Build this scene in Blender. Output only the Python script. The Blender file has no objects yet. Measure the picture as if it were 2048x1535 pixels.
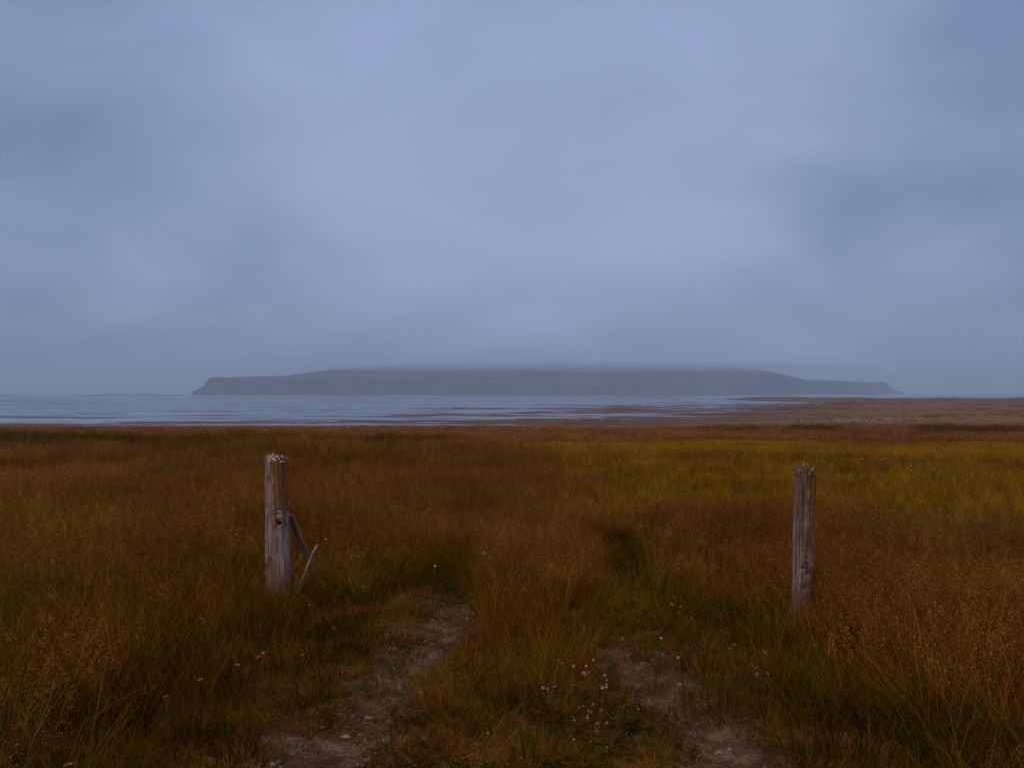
import bpy, bmesh, math, random
import numpy as np
from mathutils import Vector, Matrix

R = math.radians
scene = bpy.context.scene
COL = scene.collection
rng = np.random.default_rng(11)
random.seed(5)

# ------------------------------------------------------------------ camera
EYE = 1.5                      # eye above the ground between the gateposts
SEA = -3.5                     # sea level below that ground
cam_d = bpy.data.cameras.new("camera")
cam = bpy.data.objects.new("camera", cam_d)
COL.objects.link(cam)
cam.location = (0, 0, EYE)
cam.rotation_euler = (R(90.45), 0, 0)
cam_d.lens = 36.9
cam_d.sensor_width = 36
cam_d.clip_start = 0.05
cam_d.clip_end = 60000
cam_d.dof.use_dof = True
cam_d.dof.focus_distance = 7.6
cam_d.dof.aperture_fstop = 11
scene.camera = cam

# ------------------------------------------------------------------ world: overcast sky
SUN_EL, SUN_AZ = 50, -35       # sun behind cloud, to the left and behind the camera
world = bpy.data.worlds.new("World")
scene.world = world
world.use_nodes = True
world.cycles.sampling_method = 'MANUAL'
world.cycles.sample_map_resolution = 512
nt = world.node_tree
for n in list(nt.nodes):
    nt.nodes.remove(n)
def N(t, typ, **kw):
    n = t.nodes.new(typ)
    for k, v in kw.items():
        setattr(n, k, v)
    return n
def val(t, a, op, b=None, c=None, clamp=False):
    m = N(t, 'ShaderNodeMath', operation=op, use_clamp=clamp)
    for i, s in enumerate((a, b, c)):
        if s is None:
            continue
        if isinstance(s, (int, float)):
            m.inputs[i].default_value = s
        else:
            t.links.new(s, m.inputs[i])
    return m.outputs[0]
def ramp(t, fac, stops, interp='LINEAR'):
    r = N(t, 'ShaderNodeValToRGB')
    r.color_ramp.interpolation = interp
    e = r.color_ramp.elements
    while len(e) < len(stops):
        e.new(0.5)
    for el, (p, c) in zip(e, stops):
        el.position = p
        el.color = (c[0], c[1], c[2], 1) if not isinstance(c, (int, float)) else (c, c, c, 1)
    t.links.new(fac, r.inputs[0])
    return r.outputs[0]
def noise(t, vec, scale, detail=3, rough=0.5, dist=0.0, dim='3D', w=0.0):
    n = N(t, 'ShaderNodeTexNoise', noise_dimensions=dim)
    if vec is not None:
        t.links.new(vec, n.inputs['Vector'])
    n.inputs['Scale'].default_value = scale
    n.inputs['Detail'].default_value = detail
    n.inputs['Roughness'].default_value = rough
    n.inputs['Distortion'].default_value = dist
    if dim == '4D':
        n.inputs['W'].default_value = w
    return n.outputs['Fac']
def mapping(t, vec, scale=(1, 1, 1), loc=(0, 0, 0)):
    m = N(t, 'ShaderNodeMapping')
    m.inputs['Scale'].default_value = scale
    m.inputs['Location'].default_value = loc
    t.links.new(vec, m.inputs['Vector'])
    return m.outputs[0]
def mix(t, fac, a, b, mode='MIX'):
    m = N(t, 'ShaderNodeMix', data_type='RGBA', blend_type=mode)
    m.clamp_factor = True
    for s, i in ((fac, 0), (a, 6), (b, 7)):
        if isinstance(s, (int, float)):
            m.inputs[i].default_value = s
        elif isinstance(s, tuple):
            m.inputs[i].default_value = (s[0], s[1], s[2], 1)
        else:
            t.links.new(s, m.inputs[i])
    return m.outputs[2]

sky = N(nt, 'ShaderNodeTexSky', sky_type='NISHITA')
sky.sun_disc = False
sky.sun_elevation = R(SUN_EL)
sky.sun_rotation = R(180 + SUN_AZ)
sky.air_density = 1.5
sky.dust_density = 3.0
tc = N(nt, 'ShaderNodeTexCoord')
sep = N(nt, 'ShaderNodeSeparateXYZ')
nt.links.new(tc.outputs['Generated'], sep.inputs[0])
zc = val(nt, val(nt, sep.outputs[2], 'MAXIMUM', 0.0), 'ADD', 0.36)
cmb = N(nt, 'ShaderNodeCombineXYZ')
nt.links.new(val(nt, sep.outputs[0], 'DIVIDE', zc), cmb.inputs[0])
nt.links.new(val(nt, sep.outputs[1], 'DIVIDE', zc), cmb.inputs[1])
big = noise(nt, cmb.outputs[0], 0.75, 2, 0.4, 0.2, '4D', 245.68)
fine = noise(nt, mapping(nt, cmb.outputs[0], (0.9, 1.0, 1)), 2.4, 5, 0.5, 0.3, '4D', 6.30)
cl = val(nt, val(nt, val(nt, big, 'MULTIPLY', 0.70), 'ADD', val(nt, val(nt, fine, 'ADD', -.5), 'MULTIPLY', 0.46)), 'ADD', .14)
cloud = ramp(nt, cl, [(0.34, (.125, .205, .375)), (0.46, (.24, .32, .53)), (0.55, (.30, .382, .61)), (0.68, (.38, .465, .75))], 'B_SPLINE')
vm = N(nt, 'ShaderNodeVectorMath', operation='SCALE')
nt.links.new(cloud, vm.inputs[0]); vm.inputs['Scale'].default_value = 10.0
cloud = vm.outputs[0]
skyc = mix(nt, 0.93, sky.outputs[0], cloud)
bg = N(nt, 'ShaderNodeBackground')
bg.inputs['Strength'].default_value = 0.1
nt.links.new(skyc, bg.inputs['Color'])
wo = N(nt, 'ShaderNodeOutputWorld')
nt.links.new(bg.outputs[0], wo.inputs['Surface'])

# ------------------------------------------------------------------ sun through thick cloud
sun_d = bpy.data.lights.new("sun", 'SUN')
sun_d.energy = 1.4
sun_d.angle = R(40)
sun_d.color = (1.0, 0.74, 0.46)
sun = bpy.data.objects.new("sun", sun_d)
COL.objects.link(sun)
sun.location = (-10, -10, 30)
sun.rotation_euler = (R(90 - SUN_EL), 0, R(SUN_AZ))

# ------------------------------------------------------------------ exposure and render settings
vs = scene.view_settings
vs.view_transform = 'Standard'
vs.look = 'None'
vs.exposure = 0.0
vs.gamma = 1.0
vs.use_curve_mapping = False
cy = scene.cycles
cy.use_denoising = True
cy.max_bounces = 10
cy.diffuse_bounces = 2
cy.glossy_bounces = 2
cy.transmission_bounces = 3
cy.transparent_max_bounces = 6
cy.volume_bounces = 8
cy.use_adaptive_sampling = True
cy.adaptive_threshold = 0.015

# ------------------------------------------------------------------ helpers
def tag(o, label=None, cat=None, group=None, kind=None):
    if label: o['label'] = label
    if cat: o['category'] = cat
    if group: o['group'] = group
    if kind: o['kind'] = kind
    return o
def mesh_np(name, V, F, mat=None, cols=None, smooth=True):
    """V (n,3); F list/array of tris or quads (uniform arity array) or list of mixed."""
    me = bpy.data.meshes.new(name)
    V = np.asarray(V, dtype=np.float32)
    if isinstance(F, np.ndarray):
        k = F.shape[1]
        me.vertices.add(len(V)); me.vertices.foreach_set('co', V.ravel())
        me.loops.add(F.size); me.loops.foreach_set('vertex_index', F.ravel().astype(np.int32))
        me.polygons.add(len(F))
        me.polygons.foreach_set('loop_start', np.arange(0, F.size, k, dtype=np.int32))
        me.update(calc_edges=True)
    else:
        me.from_pydata([tuple(v) for v in V], [], F)
    if cols is not None:
        a = me.color_attributes.new('Col', 'FLOAT_COLOR', 'POINT')
        c = np.ones((len(V), 4), np.float32); c[:, :3] = cols
        a.data.foreach_set('color', c.ravel())
    if smooth:
        me.polygons.foreach_set('use_smooth', np.ones(len(me.polygons), bool))
    if mat: me.materials.append(mat)
    me.validate()
    return me
def link(name, me, parent=None):
    o = bpy.data.objects.new(name, me)
    COL.objects.link(o)
    if parent is not None: o.parent = parent
    return o
def empty(name, loc=(0, 0, 0), rot=(0, 0, 0)):
    o = bpy.data.objects.new(name, None)
    o.empty_display_size = 0.1
    o.location = loc; o.rotation_euler = rot
    COL.objects.link(o)
    return o
def hash2(ix, iy, seed):
    h = (ix.astype(np.int64) * 374761393 + iy.astype(np.int64) * 668265263 + seed * 974634777) & 0xffffffff
    h = ((h ^ (h >> 13)) * 1274126177) & 0xffffffff
    h = (h ^ (h >> 16)) & 0xffffffff
    return h / 4294967295.0
def vn(x, y, seed=0):
    ix = np.floor(x); iy = np.floor(y)
    fx = x - ix; fy = y - iy
    fx = fx * fx * fx * (fx * (fx * 6 - 15) + 10); fy = fy * fy * fy * (fy * (fy * 6 - 15) + 10)
    a = hash2(ix, iy, seed); b = hash2(ix + 1, iy, seed)
    c = hash2(ix, iy + 1, seed); d = hash2(ix + 1, iy + 1, seed)
    return (a * (1 - fx) + b * fx) * (1 - fy) + (c * (1 - fx) + d * fx) * fy
def fbm(x, y, seed=0, octv=4, gain=0.5):
    s = 0; a = 1; t = 0
    for k in range(octv):
        s = s + a * vn(x * 2 ** k + 17.3 * k, y * 2 ** k - 9.1 * k, seed + k); t += a; a *= gain
    return s / t
def sstep(a, b, x):
    t = np.clip((x - a) / (b - a), 0, 1)
    return t * t * (3 - 2 * t)

# ------------------------------------------------------------------ the lie of the land
RUT_Y = np.array([-60, 2.0, 4.2, 4.6, 5.4, 6.1, 7.0, 7.9, 9.1, 14.6, 30.0, 60])
RUT_L = np.array([-.85, -.82, -.74, -.70, -.56, -.48, -.40, -.46, -.42, -.35, 0.3, 1.5])
RUT_R = np.array([0.95, 0.92, 0.87, 0.84, 0.66, 0.63, 0.72, 0.86, 1.04, 1.5, 2.6, 4.0])
def rut_l(y): return np.interp(y, RUT_Y, RUT_L)
def rut_r(y): return np.interp(y, RUT_Y, RUT_R)
def rut_dist(x, y):
    return np.minimum(np.abs(x - rut_l(y)), np.abs(x - rut_r(y)))
def spit_x(y):                      # line of the shingle ridge
    return np.interp(y, [0, 300, 400, 600, 800, 1000], [230, 205, 196, 186, 172, 160])
def flat_bias(x, y):
    return (x - (-60 + 0.28 * (y - 160))) / 100 - np.clip(y - 400, 0, 300) / 170
def ground_z(x, y):
    x = np.asarray(x, float); y = np.asarray(y, float)
    d = np.hypot(x, y)
    zl = np.interp(y, [-200, 9, 144, 156], [0.5, 0, -3.36, -3.6])
    near = 0.05 * (fbm(x / 1.3, y / 1.3, 3) - .5) + 0.22 * sstep(8, 25, d) * (fbm(x / 6, y / 6, 5) - .5) * sstep(150, 100, y)
    near += 1.5 * sstep(14, 30, y) * sstep(75, 45, y) * np.maximum(fbm(x / 5.5, y / 9, 121) - .5, 0) * sstep(-1, -5, x)
    rd = rut_dist(x, y)
    near += -0.06 * np.exp(-(rd / .18) ** 2) * sstep(16, 8, y)
    land = zl + near
    # tidal flats
    b = flat_bias(x, y)
    nz = fbm(x / 30 + 0.01 * y, y / 11, 21, 5, 0.58) - 0.5
    ck = np.abs(fbm(x / 55 + 0.02 * y, y / 16, 27, 3, .5) - 0.5)
    ck2 = np.abs(fbm(x / 38 - 0.015 * y, y / 12, 29, 3, .5) - 0.5)
    flats = SEA + 0.74 * nz + 0.14 * np.clip(b, 0, 1.2) + 0.20 * np.clip(b, -1.6, 0) - 0.02
    flats = flats + sstep(0.7, 1.6, b) * 0.5 - sstep(-0.9, -2.0, b) * 0.8
    flats = flats - .55 * (np.exp(-(ck / .034) ** 2) + .8 * np.exp(-(ck2 / .024) ** 2)) * sstep(-.3, .3, b) * sstep(2.2, 1.2, b)
    shore = 144 + 16 * (fbm(x / 16, x * 0 + 2, 33) - .5) - 7 * sstep(40, -90, x) * 0
    w = sstep(shore - 6, shore + 6, y)
    z = land * (1 - w) + flats * w
    # shingle ridge and open sea beyond it
    xr = spit_x(y)
    ridge = 2.3 * np.exp(-((x - xr) / 22) ** 2) * sstep(130, 260, y) * sstep(880, 760, y)
    z = z + ridge * (0.85 + 0.3 * fbm(x / 12, y / 12, 44))
    sea_e = sstep(xr + 10, xr + 60, x) * sstep(120, 240, y)
    z = z * (1 - sea_e) + (-6.5) * sea_e
    far = sstep(740, 900, y)
    z = z * (1 - far) + (-7.0) * far
    return z

# ------------------------------------------------------------------ materials
def newmat(name):
    m = bpy.data.materials.new(name)
    m.use_nodes = True
    t = m.node_tree
    b = t.nodes['Principled BSDF']
    b.inputs['Roughness'].default_value = 0.9
    b.inputs['Specular IOR Level'].default_value = 0.2
    return m, t, b
def bump(t, b, h, strength, dist):
    n = N(t, 'ShaderNodeBump')
    n.inputs['Strength'].default_value = strength
    n.inputs['Distance'].default_value = dist
    t.links.new(h, n.inputs['Height'])
    t.links.new(n.outputs[0], b.inputs['Normal'])

def mat_ground():
    m, t, b = newmat('meadow_ground')
    g = N(t, 'ShaderNodeNewGeometry').outputs['Position']
    n1 = noise(t, g, 0.22, 4, 0.6); n2 = noise(t, g, 9, 4, 0.6); n3 = noise(t, g, 0.9, 3, .5)
    brown = ramp(t, n3, [(0.3, (0.105, 0.038, 0.007)), (0.55, (0.15, 0.055, 0.011)), (0.75, (0.19, 0.074, 0.016))])
    green = (0.085, 0.055, 0.004)
    c = mix(t, ramp(t, n1, [(0.52, 0), (0.66, 1)]), brown, green)
    c = mix(t, 0.7, c, ramp(t, n2, [(0.25, .35), (0.7, 1.25)]), 'MULTIPLY')
    t.links.new(c, b.inputs['Base Color'])
    bump(t, b, n2, 0.7, 0.06)
    return m
def mat_flats():
    m, t, b = newmat('tidal_mud')
    g = N(t, 'ShaderNodeNewGeometry').outputs['Position']
    sp = N(t, 'ShaderNodeSeparateXYZ'); t.links.new(g, sp.inputs[0])
    n1 = noise(t, mapping(t, g, (.03, .06, 1)), 1, 4, .6); n2 = noise(t, g, .5, 4, .6); n3 = noise(t, mapping(t, g, (.035, .05, 1)), 1.0, 5, .7)
    mud = ramp(t, n1, [(.35, (.085, .033, .016)), (.6, (.125, .05, .02)), (.8, (.11, .05, .015))])
    marsh = ramp(t, n3, [(.33, (.11, .044, .012)), (.5, (.21, .088, .014)), (.68, (.17, .10, .010))])
    hz = val(t, val(t, sp.outputs[2], 'ADD', val(t, n2, 'MULTIPLY', .25)), 'ADD', -SEA)
    c = mix(t, ramp(t, hz, [(.24, 0), (.46, 1)]), mud, marsh)
    c = mix(t, .5, c, ramp(t, n2, [(.3, .6), (.7, 1.2)]), 'MULTIPLY')
    t.links.new(c, b.inputs['Base Color'])
    wet = ramp(t, hz, [(.12, .35), (.3, .85)])
    t.links.new(wet, b.inputs['Roughness'])
    bump(t, b, n2, .4, .08)
    return m
def mat_shingle():
    m, t, b = newmat('shingle')
    g = N(t, 'ShaderNodeNewGeometry').outputs['Position']
    n1 = noise(t, g, .25, 5, .65); n2 = noise(t, g, 1.2, 4, .7)
    c = ramp(t, n1, [(.35, (.10, .06, .05)), (.55, (.15, .085, .055)), (.75, (.18, .10, .03))])
    c = mix(t, .7, c, ramp(t, n2, [(.3, .5), (.7, 1.3)]), 'MULTIPLY')
    t.links.new(c, b.inputs['Base Color'])
    bump(t, b, n2, .8, .3)
    return m
def mat_track():
    m, t, b = newmat('track_soil')
    g = N(t, 'ShaderNodeNewGeometry').outputs['Position']
    n1 = noise(t, g, 5, 5, .6); n2 = noise(t, g, 38, 4, .65); n3 = noise(t, g, 1.6, 3, .5)
    c = ramp(t, n1, [(.32, (.042, .020, .008)), (.5, (.10, .052, .023)), (.66, (.20, .118, .07))])
    c = mix(t, ramp(t, n3, [(.5, 0), (.68, .7)]), c, (.09, .055, .02))
    c = mix(t, .8, c, ramp(t, n2, [(.3, .45), (.65, 1.25)]), 'MULTIPLY')
    t.links.new(c, b.inputs['Base Color'])
    bump(t, b, n2, .9, .02)
    return m
def mat_sea():
    m, t, b = newmat('sea_water')
    g = N(t, 'ShaderNodeNewGeometry').outputs['Position']
    b.inputs['Base Color'].default_value = (.02, .032, .05, 1)
    b.inputs['IOR'].default_value = 1.333
    b.inputs['Specular IOR Level'].default_value = .5
    band = noise(t, mapping(t, g, (.006, .012, 1)), 1, 4, .6, .4)
    t.links.new(ramp(t, band, [(.38, .06), (.62, .2)]), b.inputs['Roughness'])
    w = noise(t, mapping(t, g, (.35, .8, 1)), 1, 3, .6)
    n = N(t, 'ShaderNodeBump'); n.inputs['Distance'].default_value = .1
    t.links.new(ramp(t, band, [(.38, .04), (.62, .22)]), n.inputs['Strength'])
    t.links.new(w, n.inputs['Height']); t.links.new(n.outputs[0], b.inputs['Normal'])
    return m
def mat_headland():
    m, t, b = newmat('headland_rock')
    g = N(t, 'ShaderNodeNewGeometry')
    sp = N(t, 'ShaderNodeSeparateXYZ'); t.links.new(g.outputs['Normal'], sp.inputs[0])
    n1 = noise(t, mapping(t, g.outputs['Position'], (.006, .006, .02)), 1, 5, .6)
    n2 = noise(t, mapping(t, g.outputs['Position'], (.02, .02, .08)), 1, 4, .6)
    rock = ramp(t, n2, [(.35, (.032, .018, .032)), (.65, (.09, .055, .078))])
    grass = ramp(t, n1, [(.38, (.040, .028, .042)), (.62, (.088, .068, .072))])
    f = val(t, sp.outputs[2], 'ADD', val(t, val(t, n1, 'ADD', -.5), 'MULTIPLY', .6))
    c = mix(t, ramp(t, f, [(.72, 0), (.93, 1)]), rock, grass)
    t.links.new(c, b.inputs['Base Color'])
    bump(t, b, n2, .8, 6)
    return m
def mat_grass(name, trans=.3, vary=.9, patch=.75):
    m = bpy.data.materials.new(name); m.use_nodes = True
    t = m.node_tree
    for n in list(t.nodes): t.nodes.remove(n)
    at = N(t, 'ShaderNodeAttribute', attribute_name='Col')
    oi = N(t, 'ShaderNodeObjectInfo')
    pn = noise(t, oi.outputs['Location'], 0.7, 3, .6)
    pl = noise(t, oi.outputs['Location'], 0.2, 3, .55)
    rv = val(t, val(t, oi.outputs['Random'], 'MULTIPLY', vary), 'ADD', 1 - vary / 2)
    pv = val(t, val(t, pn, 'MULTIPLY', patch * 2), 'ADD', 1 - patch)
    hs = N(t, 'ShaderNodeHueSaturation')
    t.links.new(at.outputs['Color'], hs.inputs['Color'])
    pw = val(t, val(t, pl, 'MULTIPLY', 1.5), 'ADD', .25)
    t.links.new(val(t, val(t, rv, 'MULTIPLY', pv), 'MULTIPLY', pw), hs.inputs['Value'])
    hu = val(t, val(t, oi.outputs['Random'], 'MULTIPLY', .05), 'ADD', .475)
    t.links.new(val(t, hu, 'ADD', val(t, val(t, noise(t, oi.outputs['Location'], 0.33, 3, .6), 'ADD', -.5), 'MULTIPLY', .10)), hs.inputs['Hue'])
    d = N(t, 'ShaderNodeBsdfDiffuse'); tr = N(t, 'ShaderNodeBsdfTranslucent'); mx = N(t, 'ShaderNodeMixShader')
    t.links.new(hs.outputs[0], d.inputs[0]); t.links.new(hs.outputs[0], tr.inputs[0])
    mx.inputs[0].default_value = trans
    t.links.new(d.outputs[0], mx.inputs[1]); t.links.new(tr.outputs[0], mx.inputs[2])
    o = N(t, 'ShaderNodeOutputMaterial'); t.links.new(mx.outputs[0], o.inputs[0])
    return m
def mat_wood(name, dark, light, lichen_amt=.5, foot=.75):
    m, t, b = newmat(name)
    tc = N(t, 'ShaderNodeTexCoord').outputs['Object']
    sp = N(t, 'ShaderNodeSeparateXYZ'); t.links.new(tc, sp.inputs[0])
    st = noise(t, mapping(t, tc, (1, 1, .045)), 95, 5, .65)
    st2 = noise(t, mapping(t, tc, (1, 1, .12)), 26, 4, .6)
    bl = noise(t, tc, 7, 4, .6)
    c = ramp(t, st, [(.28, tuple(v * .35 for v in dark)), (.45, dark), (.62, light), (.8, tuple(min(1, v * 1.25) for v in light))])
    c = mix(t, ramp(t, st2, [(.5, 0), (.72, .75)]), c, dark)
    c = mix(t, ramp(t, bl, [(.55, 0), (.75, .5)]), c, tuple(v * 1.2 for v in light))
    # orange and olive lichen that thins out down the post, more on the right-hand side
    hgt = ramp(t, val(t, sp.outputs[2], 'MULTIPLY', .9), [(.35, 0), (.92, 1)])
    side = ramp(t, val(t, val(t, sp.outputs[0], 'MULTIPLY', 9), 'ADD', .45), [(.3, .25), (.7, 1)])
    ln = noise(t, mapping(t, tc, (1, 1, .35)), 34, 5, .7)
    lf = val(t, val(t, hgt, 'MULTIPLY', side), 'MULTIPLY', lichen_amt)
    lm = ramp(t, val(t, ln, 'ADD', val(t, lf, 'MULTIPLY', .34)), [(.60, 0), (.68, 1)])
    lc = ramp(t, noise(t, tc, 60, 3, .6), [(.35, (.09, .034, .006)), (.55, (.24, .075, .010)), (.7, (.17, .12, .03))])
    c = mix(t, val(t, lm, 'MULTIPLY', .9), c, lc)
    # darker foot, fading out upwards
    ft = ramp(t, sp.outputs[2], [(.02, foot), (.34, 0)])
    c = mix(t, ft, c, (.045, .028, .02))
    t.links.new(c, b.inputs['Base Color'])
    bump(t, b, val(t, st, 'ADD', val(t, lm, 'MULTIPLY', .5)), .8, .006)
    return m
def mat_plain(name, c, rough=.85, var=.3, scale=20):
    m, t, b = newmat(name)
    tc = N(t, 'ShaderNodeTexCoord').outputs['Object']
    n = noise(t, tc, scale, 4, .6)
    cc = ramp(t, n, [(.3, tuple(v * (1 - var) for v in c)), (.7, tuple(min(1, v * (1 + var)) for v in c))])
    t.links.new(cc, b.inputs['Base Color'])
    b.inputs['Roughness'].default_value = rough
    bump(t, b, n, .4, .004)
    return m

M_ground, M_flats, M_shingle, M_track, M_sea, M_head = mat_ground(), mat_flats(), mat_shingle(), mat_track(), mat_sea(), mat_headland()
M_grass = mat_grass('grass_blade')
M_far = mat_grass('grass_far', .25, .7, .5)

# ------------------------------------------------------------------ ground, tidal flat, spit (one continuous sheet of terrain)
def build_terrain():
    ang = np.concatenate([np.linspace(-180, -36, 49), np.linspace(-33, 33, 600), np.linspace(36, 180, 49)[:-1]])
    ang = R(1) * ang
    rr = np.concatenate([[0.25, 0.8, 1.4], np.geomspace(2, 140, 250), 10500 / 2 / np.linspace(37, 6.2, 130),
                         [1000, 1300, 2000, 4000, 7000, 11500]])
    A, Q = np.meshgrid(ang, rr)
    X = Q * np.sin(A); Y = Q * np.cos(A)
    Z = ground_z(X, Y)
    nr, nc = X.shape
    V = np.stack([X, Y, Z], -1).reshape(-1, 3)
    i, j = np.meshgrid(np.arange(nr - 1), np.arange(nc), indexing='ij')
    j2 = (j + 1) % nc
    F = np.stack([i * nc + j, i * nc + j2, (i + 1) * nc + j2, (i + 1) * nc + j], -1).reshape(-1, 4)[:, ::-1]
    cx = V[F].mean(1)
    x, y = cx[:, 0], cx[:, 1]
    spit = (y > 200) & (y < 900) & (np.abs(x - spit_x(y) + 4) < 30)
    flat = (y > 142 + 4 * (fbm(x / 12, y / 12, 71) - .5)) & ~spit
    def sub(mask, name, mat):
        f = F[mask]
        u, inv = np.unique(f, return_inverse=True)
        o = link(name, mesh_np(name, V[u], inv.reshape(f.shape).astype(np.int32), mat))
        tag(o, kind='structure')
    sub(~spit & ~flat, 'ground', M_ground)
    sub(flat, 'tidal_flat', M_flats)
    sub(spit, 'shingle_spit', M_shingle)
    # centre cap under the tripod
    u = np.arange(nc)
    V0 = np.vstack([V[:nc], [[0, 0, float(ground_z(0, 0))]]])
    f = np.stack([u, (u + 1) % nc, np.full(nc, nc)], -1)[:, ::-1]
    tag(link('ground', mesh_np('ground', V0, f.astype(np.int32), M_ground)), kind='structure')
build_terrain()

def build_sea():
    a = np.linspace(0, 2 * np.pi, 129)[:-1]
    rs = [0, 11000]
    V = [[0, 0, SEA]] + [[11000 * math.sin(t), 11000 * math.cos(t), SEA] for t in a]
    F = [(0, 1 + (k + 1) % 128, 1 + k) for k in range(128)]
    o = link('sea', mesh_np('sea', V, F, M_sea)); tag(o, kind='structure')
build_sea()

# ------------------------------------------------------------------ wheel ruts of the track
def build_track():
    for nm, fn, ymax, sd in (('track_rut', rut_l, 8.0, 1), ('track_rut', rut_r, 6.6, 2)):
        ys = np.arange(1.5, ymax + .6, .025)
        us = np.arange(-.55, .551, .025)
        Yg, U = np.meshgrid(ys, us, indexing='ij')
        Xg = fn(Yg) + U
        wdt = .15 + .17 * fbm(Xg * 0 + Yg / .7, Xg / .5, 50 + sd) + .10 * sstep(5.2, 3.6, Yg)
        prof = (wdt - np.abs(U)) / .25 + 2.4 * (fbm(Xg / .2, Yg / .2, 60 + sd) - .5) - 1.2 * sstep(ymax - .7, ymax + .4, Yg)
        Z = ground_z(Xg, Yg) + np.clip(prof * .03, -.03, .012) + .012 * (fbm(Xg / .06, Yg / .06, 66 + sd, 3) - .5)
        nr, nc = Xg.shape
        V = np.stack([Xg, Yg, Z], -1).reshape(-1, 3)
        i, j = np.meshgrid(np.arange(nr - 1), np.arange(nc - 1), indexing='ij')
        F = np.stack([i * nc + j, i * nc + j + 1, (i + 1) * nc + j + 1, (i + 1) * nc + j], -1).reshape(-1, 4)
        keep = (prof.reshape(-1)[F] > -1.0).any(1)
        F = F[keep]
        u, inv = np.unique(F, return_inverse=True)
        o = link(nm, mesh_np(nm, V[u], inv.reshape(F.shape).astype(np.int32), M_track))
        tag(o, kind='structure')
build_track()

# ------------------------------------------------------------------ headland across the bay
COAST = np.array([(-915, 3000), (-600, 2960), (-200, 2985), (200, 2970), (560, 3010), (860, 3150), (1130, 3500), (1440, 4050), (1700, 4560), (1735, 4700),
                  (1600, 4900), (1100, 5000), (300, 4700), (-400, 4200), (-800, 3500), (-905, 3150)], float)
def poly_sd(px, py, P):
    d2 = np.full(px.shape, 1e18); inside = np.zeros(px.shape, bool)
    n = len(P)
    for k in range(n):
        a = P[k]; b = P[(k + 1) % n]
        e = b - a
        t = np.clip(((px - a[0]) * e[0] + (py - a[1]) * e[1]) / (e @ e), 0, 1)
        dx = px - a[0] - t * e[0]; dy = py - a[1] - t * e[1]
        d2 = np.minimum(d2, dx * dx + dy * dy)
        c = ((a[1] > py) != (b[1] > py)) & (px < (b[0] - a[0]) * (py - a[1]) / (b[1] - a[1] + 1e-9) + a[0])
        inside ^= c
    return np.where(inside, np.sqrt(d2), -np.sqrt(d2))
def build_headland():
    xs = np.linspace(-960, 1800, 520)
    ys = np.concatenate([np.linspace(2880, 3320, 90), np.linspace(3340, 5000, 110)])
    Xg, Yg = np.meshgrid(xs, ys)
    s = poly_sd(Xg, Yg, COAST) + 26 * (fbm(Xg / 90, Yg / 90, 80) - .5) + 9 * (fbm(Xg / 22, Yg / 22, 83) - .5)
    ax = Xg / Yg * 3000                           # bearing, as the offset it has at three kilometres
    top = np.interp(ax, [-930, -876, -670, -600, -548, -300, 100, 500, 680, 740, 790, 840, 960, 1065, 1085, 1110], [47, 48.5, 61, 66, 76, 80, 81, 80, 71, 60, 48, 38, 33, 31, 20, 14]) * (np.where(ax < 620, np.minimum(Yg, 3450), Yg) / 3000)
    steep = np.interp(ax, [-950, -300, 100, 600, 760], [1.25, .9, .36, .3, .8])
    talus = np.clip(s * .95 * steep, -8, None)
    edge = np.interp(ax, [-930, -500, 0, 500, 900, 1110], [34, 38, 40, 26, 20, 10])
    zz = np.minimum(talus, edge)
    lip = sstep(0, 5, talus - edge * .98)
    rim = np.minimum(top, 47 + 0 * top)
    plate = rim + (top - rim) * sstep(30, np.interp(ax, [500, 760], [420, 110]), s)
    zz = zz + (plate - zz) * np.where(ax < 0, lip, sstep(0, 40, talus - edge))
    zz += (4.0 * (fbm(Xg / 60, Yg / 60, 88) - .5) - 6 * sstep(.12, 0, np.abs(fbm(Xg / 110 + Yg / 900, Yg / 700, 89) - .5)) * sstep(300, 60, s) * sstep(-780, -600, ax)) * sstep(0, 60, s)
    # low foreland at the right-hand foot
    f = np.exp(-(((Xg - 760) / 380) ** 4) - ((Yg - 3130) / 110) ** 2)
    zz = np.maximum(zz, -8 + 15.5 * f + 2.5 * (fbm(Xg / 40, Yg / 40, 91) - .5))
    Z = SEA + np.maximum(zz, -8)
    nr, nc = Xg.shape
    V = np.stack([Xg, Yg, Z], -1).reshape(-1, 3)
    i, j = np.meshgrid(np.arange(nr - 1), np.arange(nc - 1), indexing='ij')
    F = np.stack([i * nc + j, i * nc + j + 1, (i + 1) * nc + j + 1, (i + 1) * nc + j], -1).reshape(-1, 4)
    keep = (Z.reshape(-1)[F] > SEA - 3).any(1)
    F = F[keep]
    u, inv = np.unique(F, return_inverse=True)
    o = link('headland', mesh_np('headland', V[u], inv.reshape(F.shape).astype(np.int32), M_head))
    tag(o, kind='structure')
build_headland()
def build_sandbar(x0, x1, y, h, sd):
    xs = np.linspace(x0, x1, 60); ys = np.linspace(y - 60, y + 60, 16)
    Xg, Yg = np.meshgrid(xs, ys)
    u = (Xg - x0) / (x1 - x0) * 2 - 1; v = (Yg - y) / 60
    Z = SEA - .6 + (h + .6) * np.clip(1 - u ** 4 - v ** 2, -.4, 1) * (.75 + .5 * fbm(Xg / 40, Yg / 40, sd))
    nr, nc = Xg.shape
    i, j = np.meshgrid(np.arange(nr - 1), np.arange(nc - 1), indexing='ij')
    F = np.stack([i * nc + j, i * nc + j + 1, (i + 1) * nc + j + 1, (i + 1) * nc + j], -1).reshape(-1, 4)
    o = link('sandbar', mesh_np('sandbar', np.stack([Xg, Yg, Z], -1).reshape(-1, 3), F.astype(np.int32), M_flats))
    tag(o, kind='structure')
build_sandbar(-800, -575, 1900, 1.3, 5)
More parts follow.
